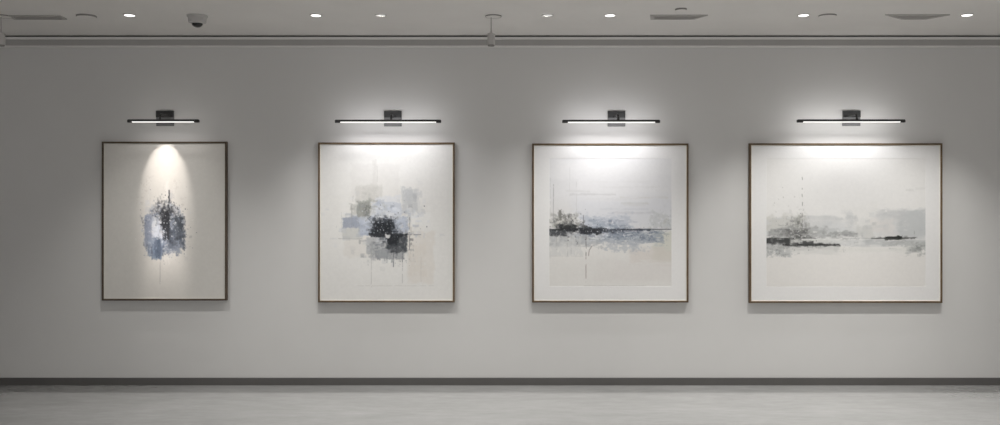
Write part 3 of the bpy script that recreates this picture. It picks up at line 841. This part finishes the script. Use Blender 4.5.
def picture_light(bx0, bx1, dx0, dx1, cx, yy, label, energy, tint, tilt=1):
    base = at(cx, yy + 118.0, 0.0)
    base.y = 0.0
    t = thing('picture_light', base, label, 'picture light', 'black bar picture lights over the paintings')
    k0, kb = DIST / FPX, (DIST - BD) / FPX

    def zz(py, d):
        return at(0, py + yy, d)[2] - base.z

    hwp = 8.8 * k0
    bm = bmesh.new(); box(bm, -hwp, hwp, -0.014, 0.0, zz(126, 0.014), zz(110.6, 0.014), 0.002)
    link('back_plate', bm, M['plate_metal'], t)
    bm = bmesh.new(); box(bm, -hwp + 0.001, hwp - 0.001, -0.026, -0.0145, zz(117.2, 0.03), zz(110.7, 0.03), 0.003)
    link('mounting_box', bm, M['dark_metal'], t)
    # arm: from the box out and down to the bar, as a swept tube
    zb = zz(120.9, BD)
    bm = bmesh.new()
    z_arm = zz(116.3, 0.04)
    off = (cx - 500.0) * (kb - k0)      # the bar keeps to its own sight line; the arm sits half way
    ax = off / 2
    pts = [Vector((ax, -0.025, z_arm)), Vector((ax, -0.07, z_arm)), Vector((ax, -BD + 0.03, z_arm - 0.002)), Vector((ax, -BD + 0.008, z_arm - 0.008)), Vector((ax, -BD, zb + 0.008))]
    n = 16
    rings = []
    for i, p in enumerate(pts):
        d = (pts[min(i + 1, len(pts) - 1)] - pts[max(i - 1, 0)]).normalized()
        u = Vector((1, 0, 0)); w = d.cross(u)
        rings.append([bm.verts.new(p + 0.0085 * (math.cos(2 * math.pi * q / n) * u + math.sin(2 * math.pi * q / n) * w)) for q in range(n)])
    for a, b in zip(rings, rings[1:]):
        for q in range(n):
            bm.faces.new((a[q], a[(q + 1) % n], b[(q + 1) % n], b[q]))
    bm.faces.new(rings[0]); bm.faces.new(rings[-1])
    link('arm', bm, M['black_metal'], t, True)
    bm = bmesh.new(); lathe(bm, [(0.012, -0.004), (0.011, 0.018), (0.008, 0.022)], 24, (ax, -BD, zb + 0.004))
    link('swivel_knuckle', bm, M['black_metal'], t, True)
    x0, x1 = (bx0 - cx) * kb, (bx1 - cx) * kb
    x0 += off; x1 += off
    d0, d1 = (dx0 - cx) * kb + off, (dx1 - cx) * kb + off
    z1b, z0b = zz(119.4, BD), zz(121.5, BD)
    bm = bmesh.new(); box(bm, x0 + 0.004, x1 - 0.004, -BD - 0.013, -BD + 0.013, z0b, z1b, 0.004, 3)
    link('bar', bm, M['black_metal'], t)
    for xa, xb in ((x0, d0 - 0.001), (d1 + 0.001, x1)):
        bm = bmesh.new(); box(bm, xa, xb, -BD - 0.0145, -BD + 0.0145, z0b - 0.009, z1b - 0.003, 0.004, 3)
        link('end_cap', bm, M['black_metal'], t)
    # half-round diffuser below the bar
    bm = bmesh.new()
    n = 14
    prof = [(-0.010, z0b + 0.001)] + [(-0.010 * math.cos(math.pi * i / n), z0b - 0.001 - 0.0085 * math.sin(math.pi * i / n)) for i in range(n + 1)] + [(0.010, z0b + 0.001)]
    A = [bm.verts.new((d0, -BD + y, z)) for y, z in prof]
    B = [bm.verts.new((d1, -BD + y, z)) for y, z in prof]
    for i in range(len(prof)):
        j = (i + 1) % len(prof)
        bm.faces.new((A[i], A[j], B[j], B[i]))
    bm.faces.new(A); bm.faces.new(B)
    link('diffuser', bm, M['led_bar'], t, True)
    # the light it gives: mostly downwards, a little back to the wall
    for share, ang, spread in ((0.83, tilt, 160), (0.17, 97, 180)):
        L = bpy.data.lights.new('picture_light_led', 'AREA')
        L.shape = 'RECTANGLE'
        L.size = d1 - d0
        L.size_y = 0.016
        L.energy = energy * (d1 - d0) * share
        L.color = tint
        L.spread = R(spread)
        lo = bpy.data.objects.new('picture_light_led', L)
        lo.location = (base.x + (d0 + d1) / 2, -BD + 0.013, base.z + z0b - 0.013)
        lo.rotation_euler = (R(ang), 0, 0)
        COL.objects.link(lo)
    return Vector((base.x, -BD, base.z + z0b))


PL = [
    picture_light(127.6, 199.2, 132.3, 194.2, 165.5, 0.0, 'shortest black picture light, above the narrow painting with the cone of light', E['p1'], (1.0, 0.97, 0.94)),
    picture_light(335.0, 441.2, 340.6, 436.0, 393.0, 0.3, 'black picture light above the abstract of blue, grey and black blocks', E['p2'], (0.975, 0.97, 0.995), -5),
    picture_light(562.2, 660.0, 568.0, 655.0, 616.3, 0.4, 'black picture light above the almost square dark town painting', E['p3'], (0.975, 0.97, 0.995), -5),
    picture_light(797.0, 905.0, 803.0, 900.0, 851.0, 0.0, 'longest black picture light, above the widest painting', E['p4'], (0.99, 0.985, 0.985), -9),
]


def spot(name, loc, target, energy, size_deg, blend, tint=(1, 1, 1), radius=0.02):
    L = bpy.data.lights.new(name, 'SPOT')
    L.energy = energy
    L.spot_size = R(size_deg)
    L.spot_blend = blend
    L.color = tint
    L.shadow_soft_size = radius
    o = bpy.data.objects.new(name, L)
    o.location = loc
    o.rotation_euler = (Vector(target) - Vector(loc)).to_track_quat('-Z', 'Y').to_euler()
    COL.objects.link(o)
    return o


# the narrow warm beam of the first picture light
s0 = Vector((at(165.0, 143, FD).x, -BD + 0.012, at(165, 123.3, BD).z))
BETA = 31.0
so = spot('picture_light_beam', s0, s0 + Vector((0, math.sin(R(BETA)), -math.cos(R(BETA)))), E['beam'], 51, 0.5, (1.0, 0.925, 0.86), 0.006)
# asymmetric lens: intensity rises towards straight down, so that the beam stays even down the canvas
nt = so.data.node_tree if so.data.use_nodes else None
so.data.use_nodes = True
nt = so.data.node_tree
em = [n for n in nt.nodes if n.type == 'EMISSION'][0]
tcn = nt.nodes.new('ShaderNodeTexCoord')
dt = nt.nodes.new('ShaderNodeVectorMath')
dt.operation = 'DOT_PRODUCT'
dt.inputs[1].default_value = so.rotation_euler.to_matrix().transposed() @ Vector((0, 0, -1))
ac = nt.nodes.new('ShaderNodeMath')
ac.operation = 'ARCCOSINE'
mrn = nt.nodes.new('ShaderNodeMapRange')
mrn.inputs['From Min'].default_value = R(4)
mrn.inputs['From Max'].default_value = R(58)
fc = nt.nodes.new('ShaderNodeFloatCurve')
cv = fc.mapping.curves[0]
pts = [(0.0, 0.0), (0.07, 0.15), (0.1, 1.0), (0.13, 1.0), (0.17, 0.68), (0.278, 0.19), (0.435, 0.105), (0.55, 0.07), (0.76, 0.04), (1.0, 0.025)]
cv.points[0].location = pts[0]
cv.points[1].location = pts[-1]
for p in pts[1:-1]:
    cv.points.new(*p)
fc.mapping.update()
ml = nt.nodes.new('ShaderNodeMath')
ml.operation = 'MULTIPLY'
ml.inputs[1].default_value = 10.0
nt.links.new(tcn.outputs['Normal'], dt.inputs[0])
nt.links.new(dt.outputs['Value'], ac.inputs[0])
nt.links.new(ac.outputs[0], mrn.inputs['Value'])
nt.links.new(mrn.outputs['Result'], fc.inputs['Value'])
nt.links.new(fc.outputs['Value'], ml.inputs[0])
nt.links.new(ml.outputs[0], em.inputs['Strength'])


# ------------------------------------------------------------------ ceiling fittings
def downlight(px, py, label, energy, deep=False, r=0.040):
    c = ceil_at(px, py)
    t = thing('downlight', c, label, 'downlight', 'round downlights in the ceiling')
    bm = bmesh.new()
    ro = r + 0.009
    if deep:
        ring = [(r - 0.001, 0.002), (r - 0.001, -0.004), (ro - 0.003, -0.004), (ro, -0.0005), (ro, 0.0)]
    else:
        ring = [(r, 0.0), (r, -0.006), (ro - 0.003, -0.006), (ro, -0.001), (ro, 0.0)]
    n = 48
    loops = [[bm.verts.new((q * math.cos(2 * math.pi * i / n), q * math.sin(2 * math.pi * i / n), z)) for i in range(n)] for q, z in ring]
    for i in range(len(loops)):
        a, b = loops[i], loops[(i + 1) % len(loops)]
        for q in range(n):
            bm.faces.new((a[q], a[(q + 1) % n], b[(q + 1) % n], b[q]))
    link('trim_ring', bm, M['ring'], t, True)
    if deep:
        bm = bmesh.new()
        prof = [(r - 0.0015, 0.001), (r * 0.80, 0.045)]
        loops = [[bm.verts.new((q * math.cos(2 * math.pi * i / n), q * math.sin(2 * math.pi * i / n), z)) for i in range(n)] for q, z in prof + [(r * 0.80 + 0.001, 0.046), (r - 0.0005, 0.002)]]
        for i in range(4):
            a, b = loops[i], loops[(i + 1) % 4]
            for q in range(n):
                bm.faces.new((a[q], a[(q + 1) % n], b[(q + 1) % n], b[q]))
        link('reflector', bm, M['reflector'], t, True)
        bm = bmesh.new(); lathe(bm, [(r * 0.79, 0.044), (r * 0.76, 0.039), (r * 0.4, 0.036), (0, 0.035)], 48)
        link('lens', bm, M['led_lens_dim'], t, True)
        zl = 0.02
    else:
        bm = bmesh.new(); lathe(bm, [(r - 0.0005, 0.0), (r - 0.001, -0.006), (r * 0.8, -0.0085), (r * 0.4, -0.0095), (0, -0.010)], 48)
        link('lens', bm, M['led_lens'], t, True)
        zl = -0.03
    if energy > 0:
        loc = c + Vector((0, 0, zl))
        spot('downlight_beam', loc, loc + Vector((0, 0.05, -1)), energy, 84, 1.0, (1.0, 0.985, 0.95), 0.035)
    return t


downlight(129.5, 14.8, 'bright round downlight just left of the dome camera', E['d1'])
downlight(316.0, 14.9, 'bright round downlight right of the dome camera, over the block painting', E['d2'])
downlight(380.5, 15.2, 'dim recessed downlight left of the pendant, over the block painting', E['d3'], True)
downlight(547.5, 15.2, 'dim recessed downlight right of the pendant on the thin rod', E['d4'], True)
downlight(610.0, 14.9, 'bright round downlight over the picture light of the square painting', E['d5'])
downlight(803.5, 14.8, 'bright round downlight next to a thin plate with shade painted on its rim', E['d6'])
downlight(967.0, 14.6, 'bright round downlight beside the vent at the far end of the ceiling', E['d7'])


def disc(px, py, r, label, h=0.014):
    c = ceil_at(px, py)
    t = thing('ceiling_disc', c, label, 'ceiling disc', 'thin round plates on the ceiling')
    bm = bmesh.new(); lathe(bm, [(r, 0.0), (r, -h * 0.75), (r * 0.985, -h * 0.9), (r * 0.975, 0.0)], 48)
    link('rim', bm, M['rim'], t, True)  # shade of the disc's unlit side put into the rim colour
    bm = bmesh.new(); lathe(bm, [(r * 0.97, 0.0), (r * 0.97, -h * 0.95), (r * 0.9, -h), (0, -h)], 48)
    link('cover', bm, M['ceiling'], t, True)


disc(86.5, 15.6, 0.076, 'thin round ceiling plate with shade painted on its rim, right of the first long vent', 0.016)
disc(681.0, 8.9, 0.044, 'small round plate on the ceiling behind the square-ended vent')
disc(827.5, 15.2, 0.068, 'thin round ceiling plate with shade painted on its rim, over the widest painting', 0.012)


def vent(x0t, x1t, x0b, x1b, yt, yb, label):
    """slim linear diffuser: tapered body below the ceiling with slats; corners given in photo pixels"""
    c = ceil_at((x0t + x1t) / 2, (yt + yb) / 2)
    t = thing('ceiling_vent', c, label, 'air vent', 'long slim air vents in the ceiling')
    A = [ceil_at(x0t, yt) - c, ceil_at(x1t, yt) - c, ceil_at(x1b, yb) - c, ceil_at(x0b, yb) - c]
    h = 0.008
    cen = sum(A, Vector()) / 4
    bm = bmesh.new()
    top = [bm.verts.new(p) for p in A]
    low = [bm.verts.new(p + Vector((0, 0, -h))) for p in A]
    inn = [bm.verts.new(Vector((p.x + (0.03 if p.x < cen.x else -0.03), p.y + (0.014 if p.y < cen.y else -0.014), -h))) for p in A]
    inu = [bm.verts.new(v.co + Vector((0, 0, h * 0.5))) for v in inn]
    for i in range(4):
        j = (i + 1) % 4
        bm.faces.new((top[i], top[j], low[j], low[i]))
        bm.faces.new((low[i], low[j], inn[j], inn[i]))
        bm.faces.new((inn[i], inn[j], inu[j], inu[i]))
    bm.faces.new(inu); bm.faces.new(top)
    link('vent_frame', bm, M['vent'], t)
    ya, yc = inn[0].co.y if False else None, None
    y0 = min(A[0].y, A[1].y) + 0.014
    y1 = max(A[2].y, A[3].y) - 0.014
    n = 4
    for s in range(n):
        u = (s + 0.5) / n
        y = y0 + (y1 - y0) * u
        xa = A[0].x + (A[3].x - A[0].x) * u + 0.035
        xb = A[1].x + (A[2].x - A[1].x) * u - 0.035
        bm = bmesh.new()
        w = (y1 - y0) / n * 0.33
        vs = [bm.verts.new(p) for p in ((xa, y - w, -h + 0.001), (xb, y - w, -h + 0.001), (xb, y + w, -h + 0.006), (xa, y + w, -h + 0.006),
                                        (xa, y - w, -h + 0.002), (xb, y - w, -h + 0.002), (xb, y + w, -h + 0.007), (xa, y + w, -h + 0.007))]
        for f in ((0, 1, 2, 3), (4, 5, 6, 7), (0, 1, 5, 4), (1, 2, 6, 5), (2, 3, 7, 6), (3, 0, 4, 7)):
            bm.faces.new([vs[i] for i in f])
        link('slat', bm, M['slat'], t)
    return t


vent(8, 60, 14, 67, 15.0, 18.8, 'long slim air vent beside the thin plate with a shade-painted rim and above the narrow painting')
vent(650, 708, 650.5, 694, 14.6, 18.8, 'square-ended slim air vent below the small round plate')
vent(885, 950, 901, 926, 14.3, 18.8, 'slim air vent tapered at both ends, beside the end downlight')


# dome camera
c = ceil_at(197.3, 15.6)
t = thing('ceiling_security_camera', c, 'surface mounted security dome camera with smoked dome on the ceiling', 'security camera')
k = (DIST + c.y) / FPX
bm = bmesh.new(); lathe(bm, [(10.2 * k, 0.0), (10.2 * k, -0.010), (9.0 * k, -0.018), (8.8 * k, -0.050), (8.4 * k, -0.056), (6.0 * k, -0.060)], 48)
link('housing', bm, M['housing'], t, True)
bm = bmesh.new()
rd = 5.4 * k
lathe(bm, [(rd, -0.058)] + [(rd * math.cos(R(a)), -0.062 - 0.75 * rd * math.sin(R(a))) for a in range(0, 90, 10)] + [(0, -0.062 - 0.75 * rd)], 48)
link('dome', bm, M['smoked'], t, True)
bm = bmesh.new(); lathe(bm, [(5.9 * k, -0.0595), (5.9 * k, -0.064), (5.45 * k, -0.064), (5.45 * k, -0.0595)], 48)
link('dome_collar', bm, M['pale_plastic'], t, True)


# pendants
def pendant(px, label):
    c = ceil_at(px, 15.9)
    k = (DIST + c.y) / FPX
    t = thing('pendant_fitting', c, label, 'pendant fitting', 'small cylinder pendants on thin rods')
    z = lambda py: CAMZ - (py - HOR) * k - CEIL
    bm = bmesh.new(); lathe(bm, [(8.0 * k, 0.0), (8.0 * k, -0.006), (7.6 * k, -0.008), (1.6 * k, -0.011)], 48, (2.2 * k, 0, 0))
    link('canopy', bm, M['ceiling'], t, True)
    bm = bmesh.new(); lathe(bm, [(8.2 * k, 0.0), (8.2 * k, -0.008), (8.05 * k, -0.009), (8.05 * k, 0.0)], 48, (2.2 * k, 0, 0))
    link('canopy_rim', bm, M['rim'], t, True)
    bm = bmesh.new(); lathe(bm, [(0.0052, -0.012), (0.0052, z(33.6))], 16)
    link('rod', bm, M['vent'], t, True)
    bm = bmesh.new(); lathe(bm, [(1.2 * k, z(32.9)), (3.0 * k, z(33.2)), (3.85 * k, z(33.8)), (3.85 * k, z(44.9))], 32)
    link('cylinder_body', bm, M['housing'], t, True)
    bm = bmesh.new(); lathe(bm, [(3.5 * k, z(44.95)), (3.5 * k, z(45.7)), (3.0 * k, z(46.3)), (0.0, z(46.3))], 32)
    link('bottom_cap', bm, M['rim'], t, True)


pendant(491.2, 'small grey cylinder pendant on a thin rod between two dim downlights')
pendant(1.0, 'small grey cylinder pendant cut by the photo edge, beside the first long vent')

# ------------------------------------------------------------------ added unseen spots without fittings, and the gallery's ambient light
for x, e in ((-3.6, E['g1']), (-1.2, E['g2']), (1.2, E['g3']), (3.6, E['g4'])):
    for y in (-2.6, -5.4, -9.0):
        loc = Vector((x, y, CEIL - 0.03))
        spot('gallery_fill_spot', loc, loc + Vector((0, 0, -1)), e, 112, 1.0, (1.0, 0.985, 0.955), 0.08)  # fill added out of view to brighten wall and floor

w = bpy.data.worlds.new('gallery_ambient')
scene.world = w
w.use_nodes = True
bg = w.node_tree.nodes['Background']
bg.inputs['Color'].default_value = (0.98, 0.98, 1.0, 1)
bg.inputs['Strength'].default_value = E['world']

# ------------------------------------------------------------------ camera
cam = bpy.data.cameras.new('camera')
cam.sensor_fit = 'HORIZONTAL'
cam.sensor_width = 36.0
cam.lens = 36.0 * FPX / 1000.0
cam.shift_y = -(212.5 - HOR) / 1000.0
co = bpy.data.objects.new('camera', cam)
co.location = (0, -DIST, CAMZ)
co.rotation_euler = (R(90), 0, 0)
COL.objects.link(co)
scene.camera = co

vs = scene.view_settings
scene.display_settings.display_device = 'sRGB'
vs.view_transform = 'Standard'
vs.look = 'None'
vs.exposure = 0.09
vs.gamma = 1.0
vs.use_curve_mapping = False
scene.cycles.use_denoising = True
scene.cycles.max_bounces = 8
scene.cycles.diffuse_bounces = 6
scene.cycles.sample_clamp_indirect = 6.0
